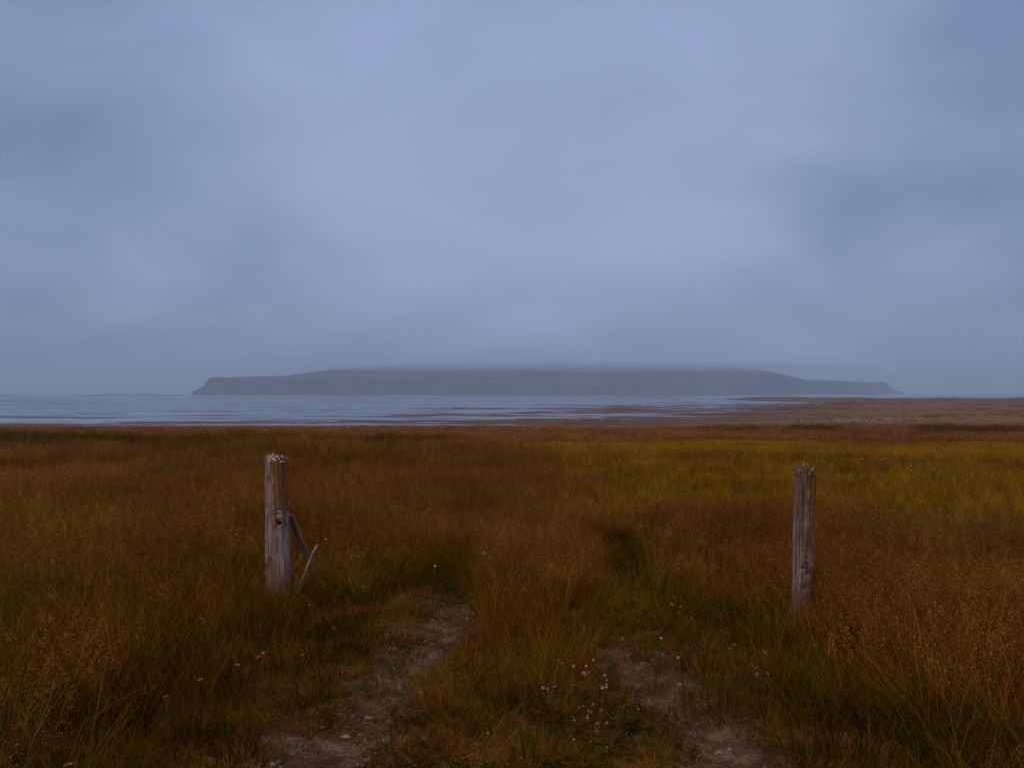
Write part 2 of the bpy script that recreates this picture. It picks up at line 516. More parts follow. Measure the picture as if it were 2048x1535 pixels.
build_sandbar(-1000, -835, 1780, 1.0, 6)

# ------------------------------------------------------------------ air: haze and the mist lying on the headland
def volume_mat(name, col, dens, g):
    m = bpy.data.materials.new(name); m.use_nodes = True
    t = m.node_tree
    for n in list(t.nodes): t.nodes.remove(n)
    v = N(t, 'ShaderNodeVolumePrincipled')
    v.inputs['Color'].default_value = (*col, 1)
    v.inputs['Density'].default_value = dens
    v.inputs['Anisotropy'].default_value = g
    o = N(t, 'ShaderNodeOutputMaterial'); t.links.new(v.outputs[0], o.inputs['Volume'])
    return m
def build_air():
    x = 12500; z0, z1 = -12, 150
    V = [(sx * x, sy * x, z) for z in (z0, z1) for sx, sy in ((-1, -1), (1, -1), (1, 1), (-1, 1))]
    F = [(3, 2, 1, 0), (4, 5, 6, 7), (0, 1, 5, 4), (1, 2, 6, 5), (2, 3, 7, 6), (3, 0, 4, 7)]
    o = link('haze', mesh_np('haze', V, F, volume_mat('haze_air', (.74, .89, 1.0), .00028, .1), smooth=False))
    tag(o, 'pale blue haze over the bay', 'haze', kind='stuff')
    # mist: low cloud on the hilltop, a flat lens with an uneven underside
    nu, nv = 64, 128
    V = []; F = []
    c = np.array([150.0, 3550.0]); rx, ry = 1080, 950
    def ring(k, lower):
        f = k / nu
        a = np.linspace(0, 2 * np.pi, nv + 1)[:-1]
        X = c[0] + rx * f * np.cos(a); Y = c[1] + ry * f * np.sin(a)
        thick = (1 - f * f)
        zb = 70 + 16 * (fbm(X / 260, Y / 260, 95) - .5)
        Z = zb - 8 * thick if lower else zb + 30 * thick + .5
        return np.stack([X, Y, Z], -1)
    lo = [ring(k, True) for k in range(1, nu + 1)]; up = [ring(k, False) for k in range(1, nu)]
    Vs = [np.array([[c[0], c[1], 62.0]])] + lo + up[::-1] + [np.array([[c[0], c[1], 100.0]])]
    V = np.vstack(Vs)
    rings = (len(V) - 2) // nv
    for k in range(nv):
        F.append((0, 1 + (k + 1) % nv, 1 + k))
        b = 1 + (rings - 1) * nv
        F.append((len(V) - 1, b + k, b + (k + 1) % nv))
    for r in range(rings - 1):
        for k in range(nv):
            a0 = 1 + r * nv + k; a1 = 1 + r * nv + (k + 1) % nv
            F.append((a0, a1, a1 + nv, a0 + nv))
    o = link('stratus', mesh_np('stratus', V, F, volume_mat('stratus_air', (.80, .90, 1.0), .0021, .2)))
    tag(o, 'pale mist lying along the top of the headland', 'stratus', kind='stuff')
build_air()

# ------------------------------------------------------------------ grass: tufts (never linked to the scene themselves) scattered over the ground
class TB:
    def __init__(s): s.v = []; s.f = []; s.c = []
    def strip(s, pts, wid, side, c0, c1, pw=1.0):
        b = len(s.v); n = len(pts)
        for k, p in enumerate(pts):
            t = k / (n - 1)
            w = wid * (1 - t ** 1.6) if k < n - 1 else 0
            col = [a * (1 - t ** pw) + q * t ** pw for a, q in zip(c0, c1)]
            if k < n - 1:
                s.v.append(p - side * w * .5); s.v.append(p + side * w * .5); s.c += [col, col]
            else:
                s.v.append(p); s.c.append(col)
        for k in range(n - 2):
            a = b + 2 * k
            s.f.append((a, a + 1, a + 3)); s.f.append((a, a + 3, a + 2))
        a = b + 2 * (n - 2)
        s.f.append((a, a + 1, a + 2))
    def blade(s, R0, h, w, lean, droop, c0, c1, segs=4, rad=None):
        a = random.uniform(0, 2 * math.pi); r = R0 * math.sqrt(random.random())
        p = Vector((r * math.cos(a), r * math.sin(a), -.02))
        ad = a + random.gauss(0, .9)
        out = Vector((math.cos(ad), math.sin(ad), 0))
        l = abs(random.gauss(0, lean)); dr = droop * random.uniform(.3, 1.4)
        pts = []
        for k in range(segs + 1):
            t = k / segs
            pts.append(p + out * (h * (l * t + dr * t ** 2.3)) + Vector((0, 0, h * (t - .45 * dr * t ** 2.5))))
        sd = random.uniform(0, math.pi)
        side = Vector((math.cos(sd), math.sin(sd), 0))
        s.strip(pts, w, side, c0, c1)
        return pts
    def diamond(s, p, d, ln, wd, col):
        q = d.orthogonal().normalized()
        q = Matrix.Rotation(random.uniform(0, 6.28), 3, d) @ q
        b = len(s.v)
        s.v += [p, p + d * ln * .5 + q * wd * .5, p + d * ln, p + d * ln * .5 - q * wd * .5]
        s.c += [col] * 4
        s.f += [(b, b + 1, b + 2), (b, b + 2, b + 3)]
    def panicle(s, pts, frac, spread, n, ln, wd, col, up=.6):
        # loose seed head on the upper part of a stalk
        tip = pts[-1]; base = pts[-1].lerp(pts[0], frac)
        ax = tip - base
        for k in range(n):
            t = random.random()
            o = Vector((random.gauss(0, 1), random.gauss(0, 1), 0)).normalized() * spread * (1 - .75 * t) * random.random() ** .6
            p = base + ax * t + o + Vector((0, 0, spread * .3 * random.uniform(-.3, 1)))
            d = (o.normalized() * .6 + Vector((random.gauss(0, .3), random.gauss(0, .3), up))).normalized()
            f = random.uniform(.65, 1.35)
            s.diamond(p, d, ln * random.uniform(.7, 1.3), wd, [q * f for q in col])
    def obj(s, name, mat):
        me = mesh_np(name, np.array([tuple(v) for v in s.v]), np.array(s.f, dtype=np.int32), mat, np.array(s.c), smooth=False)
        return bpy.data.objects.new(name, me)
SHADE_TONE = (.50, .35, .09); HEAD = (.72, .51, .18); FAR = (.92, .68, .27)  # canopy shade and dim frame corners painted into near grass; far kept lighter
def jit(c, f=.2, tone=None):
    k = random.uniform(1 - f, 1 + f)
    return [max(0, v * q * k * random.uniform(1 - f * .4, 1 + f * .4)) for v, q in zip(c, SHADE_TONE if tone is None else tone)]

OCHRE = (.36, .19, .045); RUST = (.34, .125, .026); STRAW = (.52, .31, .13); PURPLE = (.38, .19, .15)
GREEN = (.15, .135, .014); DKGREEN = (.055, .070, .010); OLIVE = (.24, .17, .018); DARK = (.05, .03, .008)

def t_bent(i, far=False):
    s = TB()
    k = 2.6 if far else 1
    for _ in range(9 if far else 13):
        h = random.uniform(.24, .47)
        p = s.blade(.11 * k, h, .0022 * k, .16, .14, jit(OLIVE, .3), jit(RUST if random.random() < .5 else OCHRE), 3)
        hc = random.choice([PURPLE, PURPLE, PURPLE, (.50, .30, .15), RUST, (.17, .075, .035)])
        s.panicle(p, .36, .042 * (1.3 if far else 1), 12 if far else 20, .0125 * k * .8, .0052 * k * .8, jit(hc, .3, FAR if far else HEAD))
    for _ in range(9):
        s.blade(.12 * k, random.uniform(.12, .30), .0035 * k, .3, .4, jit(OLIVE, .3), jit(OCHRE, .3), 3)
    return s.obj('bent', M_far if far else M_grass)
def t_stalk(i):
    s = TB()
    for _ in range(16):
        s.blade(.09, random.uniform(.18, .46), .0036, .28, .25, jit(OLIVE, .3), jit(random.choice([RUST, RUST, OCHRE, OCHRE, STRAW, (.16, .06, .02)]), .3, HEAD), 4)
    for _ in range(2):
        s.blade(.08, random.uniform(.3, .5), .003, .3, .2, jit(OCHRE), jit(STRAW, .2, HEAD), 3)
    return s.obj('stalk', M_grass)
def t_green(i):
    s = TB()
    for _ in range(26):
        s.blade(.09, random.uniform(.10, .32), .0055, .35, .5, jit(DKGREEN, .3), jit(GREEN if random.random() < .6 else OLIVE, .3, HEAD), 4)
    return s.obj('green', M_grass)
def t_turf(i, g=(.32, .22, .02), d=(.38, .20, .04), hmin=.025, hmax=.085):
    s = TB()
    for _ in range(34):
        s.blade(.10, random.uniform(hmin, hmax), .0042, .5, .5, jit(DARK if random.random() < .4 else DKGREEN, .3), jit(g if random.random() < .5 else d, .3), 3)
    for _ in range(5):
        s.blade(.10, random.uniform(hmin, hmax) * 1.5, .003, .6, .5, jit(OCHRE), jit(STRAW), 3)
    return s.obj('turf', M_grass)
def t_tussock(i):
    s = TB()
    for _ in range(120):
        s.blade(.15, random.uniform(.22, .46), .0045, .35, .55, jit((.03, .04, .007), .3), jit(DKGREEN if random.random() < .65 else GREEN, .35), 5)
    for _ in range(14):
        s.blade(.15, random.uniform(.3, .5), .0035, .35, .3, jit(OCHRE), jit(STRAW), 4)
    return s.obj('tussock', M_grass)
def t_meadow(i):       # yellow-green short meadow, far
    s = TB()
    for _ in range(34):
        s.blade(.28, random.uniform(.10, .24), .008, .3, .35, jit((.30, .20, .008), .3, FAR), jit((.40, .32, .008) if random.random() < .72 else (.40, .19, .03), .35, (1.0, .68, .16)), 3)
    return s.obj('meadow', M_far)
def t_marsh(i):
    s = TB()
    c = random.choice([(.32, .12, .015), (.36, .19, .012), (.22, .16, .012), (.24, .09, .015)])
    for _ in range(40):
        s.blade(1.3, random.uniform(.12, .35), .03, .3, .4, jit((.12, .06, .015), .3), jit(c, .3, FAR), 3)
    return s.obj('marsh', M_far)
def t_greenfar(i):
    s = TB()
    for _ in range(46):
        s.blade(.3, random.uniform(.25, .6), .011, .3, .5, jit((.04, .045, .007), .3), jit((.085, .09, .013) if random.random() < .6 else (.16, .12, .02), .3, FAR), 3)
    return s.obj('greenfar', M_far)
def t_fresh(i):        # fresh green grass in the damp ruts
    s = TB()
    for _ in range(40):
        s.blade(.12, random.uniform(.05, .16), .0055, .4, .6, jit((.05, .07, .01), .3), jit((.17, .24, .012) if random.random() < .75 else (.26, .21, .015), .3, HEAD), 4)
    return s.obj('fresh', M_grass)
def t_rust(i):         # rusty tufts on the ridge between the ruts
    s = TB()
    for _ in range(30):
        s.blade(.11, random.uniform(.10, .28), .0042, .35, .3, jit((.22, .09, .015), .3), jit(random.choice([(.48, .15, .02), (.44, .17, .03), (.50, .26, .08)]), .3, HEAD), 4)
    return s.obj('rust', M_grass)
def t_reed(i):         # bold straw stalks with a drooping head
    s = TB()
    for _ in range(5):
        h = random.uniform(.42, .72)
        p = s.blade(.05, h, .0042, .30, .22, jit(OCHRE), jit(STRAW, .2, HEAD), 6)
        s.panicle(p, .22, .014, 22, .016, .005, jit((.42, .22, .08), .3, HEAD), .9)
    return s.obj('reed', M_grass)
def t_litter(i):
    s = TB()
    for _ in range(12):
        a = random.uniform(0, 6.28); l = random.uniform(.03, .14)
        c = Vector((random.gauss(0, .06), random.gauss(0, .06), random.uniform(.004, .02)))
        d = Vector((math.cos(a), math.sin(a), random.gauss(0, .12)))
        q = Vector((-d.y, d.x, 0))
        s.strip([c - d * l * .5, c + Vector((0, 0, .006)), c + d * l * .5 + q * random.gauss(0, .01)], .0034, q.normalized(), jit(STRAW, .3), jit((.42, .25, .12), .3))
    return s.obj('litter', M_grass)
def t_clover(i):
    s = TB()
    for _ in range(14):
        c = Vector((random.gauss(0, .06), random.gauss(0, .06), random.uniform(.015, .05)))
        col = jit((.07, .085, .016) if random.random() < .6 else (.14, .09, .02), .3)
        a0 = random.uniform(0, 6.28)
        for k in range(3):
            a = a0 + k * 2.09
            d = Vector((math.cos(a), math.sin(a), random.uniform(-.1, .35))).normalized()
            q = Vector((-math.sin(a), math.cos(a), 0))
            b = len(s.v)
            s.v += [c, c + d * .007 + q * .006, c + d * .014 + q * .004, c + d * .014 - q * .004, c + d * .007 - q * .006]
            s.c += [col] * 5
            s.f += [(b, b + 1, b + 2), (b, b + 2, b + 3), (b, b + 3, b + 4)]
    return s.obj('clover', M_grass)

def kind_collection(name, fn, n):
    c = bpy.data.collections.new(name)
    for i in range(n):
        c.objects.link(fn(i))
    return c
KN = {'bent': (t_bent, 7), 'stalk': (t_stalk, 6), 'green': (t_green, 6), 'turf': (t_turf, 6), 'tussock': (t_tussock, 4), 'bentfar': (lambda i: t_bent(i, True), 6),
      'meadow': (t_meadow, 6), 'greenfar': (t_greenfar, 5), 'reed': (t_reed, 6), 'fresh': (t_fresh, 5), 'marsh': (t_marsh, 6), 'rust': (t_rust, 5), 'litter': (t_litter, 6), 'clover': (t_clover, 5)}
KC = {k: kind_collection('tufts_' + k, f, n) for k, (f, n) in KN.items()}

def scatter(name, kind, x, y, sc, label, tilt=.12, cat='grass', zoff=0.0):
    n = len(x)
    z = ground_z(x, y) + zoff
    me = bpy.data.meshes.new(name)
    me.vertices.add(n)
    me.vertices.foreach_set('co', np.stack([x, y, z], -1).astype(np.float32).ravel())
    def att(nm, typ, arr, key):
        a = me.attributes.new(nm, typ, 'POINT'); a.data.foreach_set(key, arr)
    att('tuft_scale', 'FLOAT', sc.astype(np.float32), 'value')
    rot = np.stack([rng.normal(0, tilt, n), rng.normal(0, tilt, n), rng.uniform(0, 2 * np.pi, n)], -1)
    att('tuft_rot', 'FLOAT_VECTOR', rot.astype(np.float32).ravel(), 'vector')
    o = link(name, me)
    g = bpy.data.node_groups.new(name, 'GeometryNodeTree')
    g.interface.new_socket('Geometry', in_out='INPUT', socket_type='NodeSocketGeometry')
    g.interface.new_socket('Geometry', in_out='OUTPUT', socket_type='NodeSocketGeometry')
    gi = g.nodes.new('NodeGroupInput'); go = g.nodes.new('NodeGroupOutput')
    ip = g.nodes.new('GeometryNodeInstanceOnPoints')
    ci = g.nodes.new('GeometryNodeCollectionInfo')
    ci.inputs['Collection'].default_value = KC[kind]
    ci.inputs['Separate Children'].default_value = True
    ci.inputs['Reset Children'].default_value = True
    a1 = g.nodes.new('GeometryNodeInputNamedAttribute'); a1.data_type = 'FLOAT'; a1.inputs['Name'].default_value = 'tuft_scale'
    a2 = g.nodes.new('GeometryNodeInputNamedAttribute'); a2.data_type = 'FLOAT_VECTOR'; a2.inputs['Name'].default_value = 'tuft_rot'
    er = g.nodes.new('FunctionNodeEulerToRotation')
    L = g.links.new
    L(gi.outputs[0], ip.inputs['Points']); L(ci.outputs[0], ip.inputs['Instance'])
    ip.inputs['Pick Instance'].default_value = True
    L(a1.outputs[0], ip.inputs['Scale']); L(a2.outputs[0], er.inputs[0]); L(er.outputs[0], ip.inputs['Rotation'])
    L(ip.outputs[0], go.inputs[0])
    md = o.modifiers.new('scatter', 'NODES'); md.node_group = g
    tag(o, label, cat, kind='stuff')
    return o

def wedge(r0, r1, dens, half=34):
    n = int(dens * R(2 * half) / 2 * (r1 ** 2 - r0 ** 2))
    r = np.sqrt(rng.uniform(r0 ** 2, r1 ** 2, n)); a = R(1) * rng.uniform(-half, half, n)
    return r * np.sin(a), r * np.cos(a)
# what grows where ---------------------------------------------------
def trackness(x, y):            # 1 in a bare rut
    rd = rut_dist(x, y) + .42 * (fbm(x / .32, y / .32, 101) - .5)
    return .88 * sstep(.28, .08, rd) * np.where(x > .2, sstep(7.4, 6.2, y), sstep(8.6, 7.6, y))
def strip(x, y):                # low green line of the ruts beyond the gate
    rd = rut_dist(x, y) + .3 * (fbm(x / .6, y / .6, 103) - .5)
    return sstep(.40, .12, rd) * np.where(x < .3, sstep(10.5, 8.5, y), .9 * sstep(15, 10, y))
def between(x, y):
    return (x > rut_l(y)) & (x < rut_r(y))
def verge(x, y):                # low grass beside and between the ruts near the camera
    rd = rut_dist(x, y)
    side = sstep(1.3, .35, rd + .9 * (fbm(x / .5, y / .5, 105) - .5)) * sstep(9.5, 6.5, y)
    mid = between(x, y) * sstep(5.6, 4.5, y + 1.2 * (fbm(x / .6, y / .6, 107) - .5))
    return np.maximum(side * np.where(between(x, y), .75 * sstep(7.2, 5.6, y), 1), mid)
def meadowness(x, y):
    n = fbm(x / 5, y / 9, 111) - .5
    n3 = fbm(x / 2.2, y / 3.5, 113) - .5
    m = sstep(-1.4, 1.2, x + 3.5 * n + 2.5 * n3 - .01 * (y - 20)) * sstep(10, 13.5, y + 4 * n + 3 * n3) * sstep(62, 50, y + 16 * n + 8 * n3 + .15 * (x - 10))
    return m
def hummock(x, y):
    n = fbm(x / 5.5, y / 9, 121)
    a = sstep(.50, .57, n) * sstep(-1, -5, x) * sstep(12, 18, y) * sstep(65, 40, y)
    n2 = fbm(x / 4, y / 14, 125)
    b = .6 * sstep(.52, .66, n2) * sstep(14, 34, x) * sstep(55, 75, y + 30 * (n - .5)) * sstep(118, 98, y)
    return np.maximum(a, b)

def front(x, y):                # thin, low grass at the foot of the thicker gatepost
    return np.exp(-((x + 1.72) / .42) ** 2 - ((y - 6.8) / .8) ** 2)
def put_grass():
    U = lambda n: rng.random(n)
    # --- near and middle: 3 to 30 m
    bx, by, bs = [], [], []; sx, sy, ss = [], [], []; gx, gy, gs = [], [], []; tx, ty, ts = [], [], []
    for r0, r1, dn, k in ((2.6, 6, 150, 1), (6, 12, 130, 1), (12, 20, 60, 1.15), (20, 34, 26, 1.5)):
        x, y = wedge(r0, r1, dn)
        low = np.maximum.reduce([trackness(x, y), verge(x, y), strip(x, y)])
        md = meadowness(x, y); hm = hummock(x, y)
        tall = .62 + .75 * fbm(x / 1.6, y / 1.6, 131)
        c = fbm(x / 1.1, y / 1.1, 135)
        c2 = fbm(x / 3.2, y / 3.2, 139)
        ok = (U(len(x)) > low * 1.05) & (U(len(x)) > md * .95) & (U(len(x)) > hm * .85) & (U(len(x)) < .12 + .85 * sstep(.38, .60, .5 * c + .5 * c2) * (.12 + .88 * sstep(5.8, 9.0, np.hypot(x, y)))) & (U(len(x)) > front(x, y) * .9)
        bx.append(x[ok]); by.append(y[ok]); bs.append((tall * k * (1 - .55 * low) * (1 - .4 * front(x, y)))[ok])
        x, y = wedge(r0, r1, dn * .8)
        low = np.maximum.reduce([trackness(x, y), verge(x, y), strip(x, y)]); md = meadowness(x, y)
        tall = .62 + .75 * fbm(x / 1.6, y / 1.6, 131)
        ok = (U(len(x)) > low * .75) & (U(len(x)) > trackness(x, y) * 1.1) & (U(len(x)) > md * .85) & (U(len(x)) < .2 + sstep(.38, .58, fbm(x / .5, y / .5, 133)))
        sx.append(x[ok]); sy.append(y[ok]); ss.append((tall * k * (1 - .6 * low) * (1 - .5 * front(x, y)))[ok])
        x, y = wedge(r0, r1, dn * .7)
        tk = trackness(x, y); vg = verge(x, y); stp = strip(x, y)
        c = fbm(x / .9, y / .9, 137)
        ok = (U(len(x)) > tk * 1.1) & (U(len(x)) < .3 + 1.2 * sstep(.42, .58, c)) & (U(len(x)) > vg * .8) & (U(len(x)) > meadowness(x, y) * .95) & (U(len(x)) > between(x, y) * .8)
        gx.append(x[ok]); gy.append(y[ok]); gs.append((k * (.8 + .6 * c) * (1 - .4 * stp))[ok])
        if r1 <= 20:
            x, y = wedge(r0, r1, dn * 1.6 if r1 <= 12 else dn)
            low = np.maximum(verge(x, y), strip(x, y)); tk = trackness(x, y)
            ok = (U(len(x)) > tk * .95) & (U(len(x)) < low * 1.0 + .15)
            tx.append(x[ok]); ty.append(y[ok]); ts.append((k * rng.uniform(.6, 1.25, len(x)))[ok])
    cc = np.concatenate
    scatter('bent_grass', 'bent', cc(bx), cc(by), cc(bs), 'brown bent grass with hazy purple seed heads around the gateposts')
    scatter('dry_grass', 'stalk', cc(sx), cc(sy), cc(ss), 'rusty ochre dry grass stalks standing beside the track')
    scatter('green_grass', 'green', cc(gx), cc(gy), cc(gs), 'dark green grass blades growing under the dry stalks')
    scatter('short_turf', 'turf', cc(tx), cc(ty), cc(ts), 'short trampled turf between and beside the wheel ruts')
    # --- tussocks, extra ones added in the near corners to imitate dim frame edges
    x, y = wedge(2.8, 12, 7)
    low = np.maximum(trackness(x, y), verge(x, y) * .8)
    ok = (U(len(x)) > low) & (np.abs(x - .1) > .9) & (U(len(x)) < .2 + .8 * sstep(1.2, 2.0, np.abs(x)) * sstep(7, 4.5, y))
    x, y = x[ok], y[ok]
    fx = np.array([-1.02, -.88, -.95, -1.75, -1.55, -1.95, -1.7, 1.25, 1.15, 1.35, 1.1, -.62, -1.35, 1.45, 2.05, 2.2, 1.9, 2.3, -1.0, 1.6, 1.75, -2.1, -1.75, -1.6])
    fy = np.array([5.75, 5.95, 5.35, 5.3, 5.6, 5.0, 4.6, 6.6, 6.9, 7.2, 7.6, 6.15, 4.4, 4.7, 4.6, 5.0, 4.25, 5.5, 7.3, 4.5, 4.2, 4.2, 4.0, 6.3])
    fs = np.array([.5, .55, .4, 1, .9, 1, 1, .6, .7, .8, .6, .35, .7, .7, 1, 1.1, .9, 1, .7, .8, .9, 1.1, 1, .8])
    scatter('grass_tussock', 'tussock', cc([x, fx]), cc([y, fy]), cc([rng.uniform(.6, 1.05, len(x)), fs]), 'dark green arching tussocks of grass beside the track', .08)
    # --- bold straw stalks in the near corners
    x, y = wedge(2.9, 14, 6)
    ok = (np.maximum(trackness(x, y), verge(x, y)) < .4) & (np.abs(x - .1) > 1.0)
    scatter('straw_stalks', 'reed', x[ok], y[ok], rng.uniform(.55, 1.05, ok.sum()), 'tall straw-coloured stalks with drooping seed heads near the camera', .2)
    # --- fresh green in the damp stretches of the ruts
    x, y = wedge(5, 14, 60)
    g = strip(x, y) * sstep(6.4, 7.6, y) * .9
    for (cx, cy, r) in ((-.78, 5.85, .22), (-.58, 6.15, .14), (-.95, 5.2, .16), (-.62, 5.0, .12), (1.15, 7.2, .3), (1.25, 8.6, .35), (.9, 6.7, .2), (-.5, 8.0, .3)):
        g = np.maximum(g, np.exp(-((x - cx) ** 2 + (y - cy) ** 2) / r ** 2))
    ok = U(len(x)) < g
    scatter('fresh_grass', 'fresh', x[ok], y[ok], rng.uniform(.6, 1.1, ok.sum()), 'fresh green grass in the damp stretches of the wheel ruts', .1)
    # --- rusty strip on the ridge between the ruts
    x, y = wedge(3.2, 11, 110)
    ok = between(x, y) & (U(len(x)) > trackness(x, y) * 1.1) & (U(len(x)) < sstep(3.4, 5.2, y) * sstep(11, 8, y) * (.25 + .75 * sstep(.35, .55, fbm(x / .4, y / .4, 161)))) & (rut_dist(x, y) > .14)
    scatter('rusty_grass', 'rust', x[ok], y[ok], rng.uniform(.4, .9, ok.sum()) * (.6 + .4 * sstep(4.2, 6, y[ok])), 'rusty orange grass on the ridge between the wheel ruts', .18)
    # --- litter and clover leaves
    x, y = wedge(2.6, 9.5, 130)
    tk = np.maximum(trackness(x, y), .35 * verge(x, y))
    ok = U(len(x)) < tk
    scatter('straw_litter', 'litter', x[ok], y[ok], rng.uniform(.6, 1.2, ok.sum()), 'dry straw lying flat in the wheel ruts', .05, 'straw', .008)
    x = rng.uniform(-.6, .9, 330); y = rng.uniform(2.8, 5.2, 330)
    ok = between(x, y) & (trackness(x, y) < .5) & (fbm(x / .4, y / .4, 141) > .42)
    scatter('clover_leaves', 'clover', x[ok], y[ok], rng.uniform(.8, 1.4, ok.sum()), 'low clover leaves on the ridge between the ruts', .1, 'clover')
    # --- far: 30 to 150 m
    x, y = wedge(32, 75, 9); x2, y2 = wedge(75, 158, 2.6)
    x, y = cc([x, x2]), cc([y, y2]); d = np.hypot(x, y)
    ok = (ground_z(x, y) > SEA + .1) & (U(len(x)) > meadowness(x, y) * .97) & (U(len(x)) > hummock(x, y) * .85)
    scatter('far_brown_grass', 'bentfar', x[ok], y[ok], (np.interp(d, [30, 75, 150], [.8, 1.0, 1.2]) * rng.uniform(.75, 1.15, len(x)))[ok], 'brown grassland stretching down to the shore')
    x, y = wedge(150, 560, .12)
    z = ground_z(x, y)
    ok = (z > SEA + .16) & (x < spit_x(y) + 25) & (U(len(x)) < .15 + .85 * sstep(.4, .6, fbm(x / 30, y / 40, 151)))
    scatter('marsh_grass', 'marsh', x[ok], y[ok], rng.uniform(.8, 1.5, ok.sum()), 'rusty salt marsh grass on the flats in front of the spit')
    x, y = wedge(9, 62, 16)
    ok = U(len(x)) < meadowness(x, y)
    scatter('meadow_grass', 'meadow', x[ok], y[ok], rng.uniform(.7, 1.1, ok.sum()), 'short yellow-green meadow grass beyond the right gatepost')
    x, y = wedge(12, 130, 7)
    ok = U(len(x)) < hummock(x, y)
    d = np.hypot(x, y)
    scatter('hummock_grass', 'greenfar', x[ok], y[ok], (np.interp(d, [20, 60, 85, 110], [.8, 1.0, 1.5, 1.8]) * rng.uniform(.7, 1.2, len(x)))[ok], 'dark green grassy hummocks in the brown grassland')
put_grass()

# ------------------------------------------------------------------ gateposts
def tube(name, pts, rad, mat, parent=None, seg=6):
    V = []; F = []
    P = [Vector(p) for p in pts]
    for k, p in enumerate(P):
        d = (P[min(k + 1, len(P) - 1)] - P[max(k - 1, 0)]).normalized()
        u = d.orthogonal().normalized(); w = d.cross(u)
        r = rad[k] if isinstance(rad, (list, tuple)) else rad
        for j in range(seg):
            a = 2 * math.pi * j / seg
            V.append(p + u * r * math.cos(a) + w * r * math.sin(a))
    for k in range(len(P) - 1):
        for j in range(seg):
            a = k * seg + j; b = k * seg + (j + 1) % seg
            F.append((a, b, b + seg, a + seg))
    F.append(tuple(range(seg))[::-1]); F.append(tuple(range(len(V) - seg, len(V))))
    return link(name, mesh_np(name, np.array([tuple(v) for v in V]), F, mat), parent)
def timber(name, H, hw, hd, power, sd, mat, parent, dome, cracks, pits, hbot=-.25, edge=None):
    nz, na = 210, 128
    zs = np.concatenate([np.linspace(hbot, H - .05, nz - 26), np.linspace(H - .048, H, 26)])
    an = np.linspace(0, 2 * np.pi, na + 1)[:-1]
    Zg, A = np.meshgrid(zs, an, indexing='ij')
    ca, sa = np.cos(A), np.sin(A)
    rr = 1 / ((np.abs(ca) / hw) ** power + (np.abs(sa) / hd) ** power) ** (1 / power)
    per = A / (2 * np.pi) * 40
    rr = rr * (1 + .06 * (fbm(np.cos(A) * 1.3 + 5, Zg / .35 + np.sin(A), sd) - .5) * 2)
    g = fbm(np.mod(per, 40) * 1.0, Zg / .5, sd + 3, 3)
    rr = rr - .009 * sstep(.52, .30, g)
    rr = rr - .0035 * fbm(per * 3.2, Zg / .25, sd + 7, 2)
    for (a0, w, z0, z1, dep) in cracks:
        wob = .06 * (fbm(Zg / .12, Zg * 0, sd + 11) - .5)
        da = np.abs(np.angle(np.exp(1j * (A - a0 - wob))))
        rr = rr - dep * np.exp(-(da / w) ** 2) * sstep(z0 - .04, z0 + .02, Zg) * sstep(z1 + .04, z1 - .02, Zg)
    for (a0, wa, zc, wz, dep) in pits:
        da = np.angle(np.exp(1j * (A - a0)))
        rr = rr - dep * np.exp(-(da / wa) ** 2 - ((Zg - zc) / wz) ** 2)
    t = np.clip((Zg - (H - dome)) / dome, 0, 1)
    rr = rr * np.sqrt(np.clip(1 - .93 * t ** 2.6, .01, 1))
    if edge is not None:
        lx = np.interp(Zg, edge[0], edge[1]); sc = np.interp(Zg, edge[0], edge[2])
    else:
        lx = 0; sc = 1
    X = rr * ca * sc + lx; Y = rr * sa * sc
    Zt = Zg + (fbm(X / .025, Y / .025, sd + 15, 3) - .5) * .035 * sstep(H - .07, H - .01, Zg)
    V = np.stack([X, Y, Zt], -1).reshape(-1, 3)
    nzz = len(zs)
    F = [(i * na + j, i * na + (j + 1) % na, (i + 1) * na + (j + 1) % na, (i + 1) * na + j) for i in range(nzz - 1) for j in range(na)]
    V = np.vstack([V, [[float(np.mean(X[-1])), 0, H - .004]]])
    c = len(V) - 1; b = (nzz - 1) * na
    F += [(b + j, b + (j + 1) % na, c) for j in range(na)]
    o = link(name, mesh_np(name, V, F, mat), parent)
    return o, V
def flakes(name, V, pick, n, size, mat, parent, lift=.002):
    idx = np.where(pick(V))[0]
    vs = []; fs = []
    for k in range(n):
        p = Vector(V[random.choice(idx)])
        nrm = Vector((p.x, p.y, 0)).normalized() * .8 + Vector((0, 0, .5 if p.z > .98 else .05))
        nrm.normalize()
        u = nrm.orthogonal().normalized(); w = nrm.cross(u)
        r = size * random.uniform(.4, 1.4)
        b = len(vs); m = 7
        for j in range(m):
            a = 6.283 * j / m; q = r * random.uniform(.6, 1.25)
            vs.append(tuple(p + u * q * math.cos(a) + w * q * math.sin(a) * 1.3 - nrm * .001))
        vs.append(tuple(p + nrm * (lift + r * .35)))
        fs += [(b + j, b + (j + 1) % m, b + m) for j in range(m)]
    return tag(link(name, mesh_np(name, np.array(vs), fs, mat), parent), kind='stuff')

M_wood_l = mat_wood('weathered_timber', (.20, .13, .105), (.46, .34, .30), 1.2)
M_wood_r = mat_wood('cracked_timber', (.13, .085, .066), (.38, .275, .24), 1.1)
M_wood_b = mat_wood('old_board', (.15, .085, .052), (.34, .22, .155), .0, 0.0)
M_pale = mat_plain('pale_lichen', (.42, .42, .38), .95, .3, 90)
M_orange = mat_plain('orange_lichen', (.20, .085, .02), .95, .4, 80)
M_moss = mat_plain('brown_moss', (.13, .065, .012), .95, .5, 80)
M_rust = mat_plain('rusty_wire', (.04, .02, .014), .7, .4, 120)
M_dark = mat_plain('hole_dark', (.012, .008, .006), 1, .3, 60)

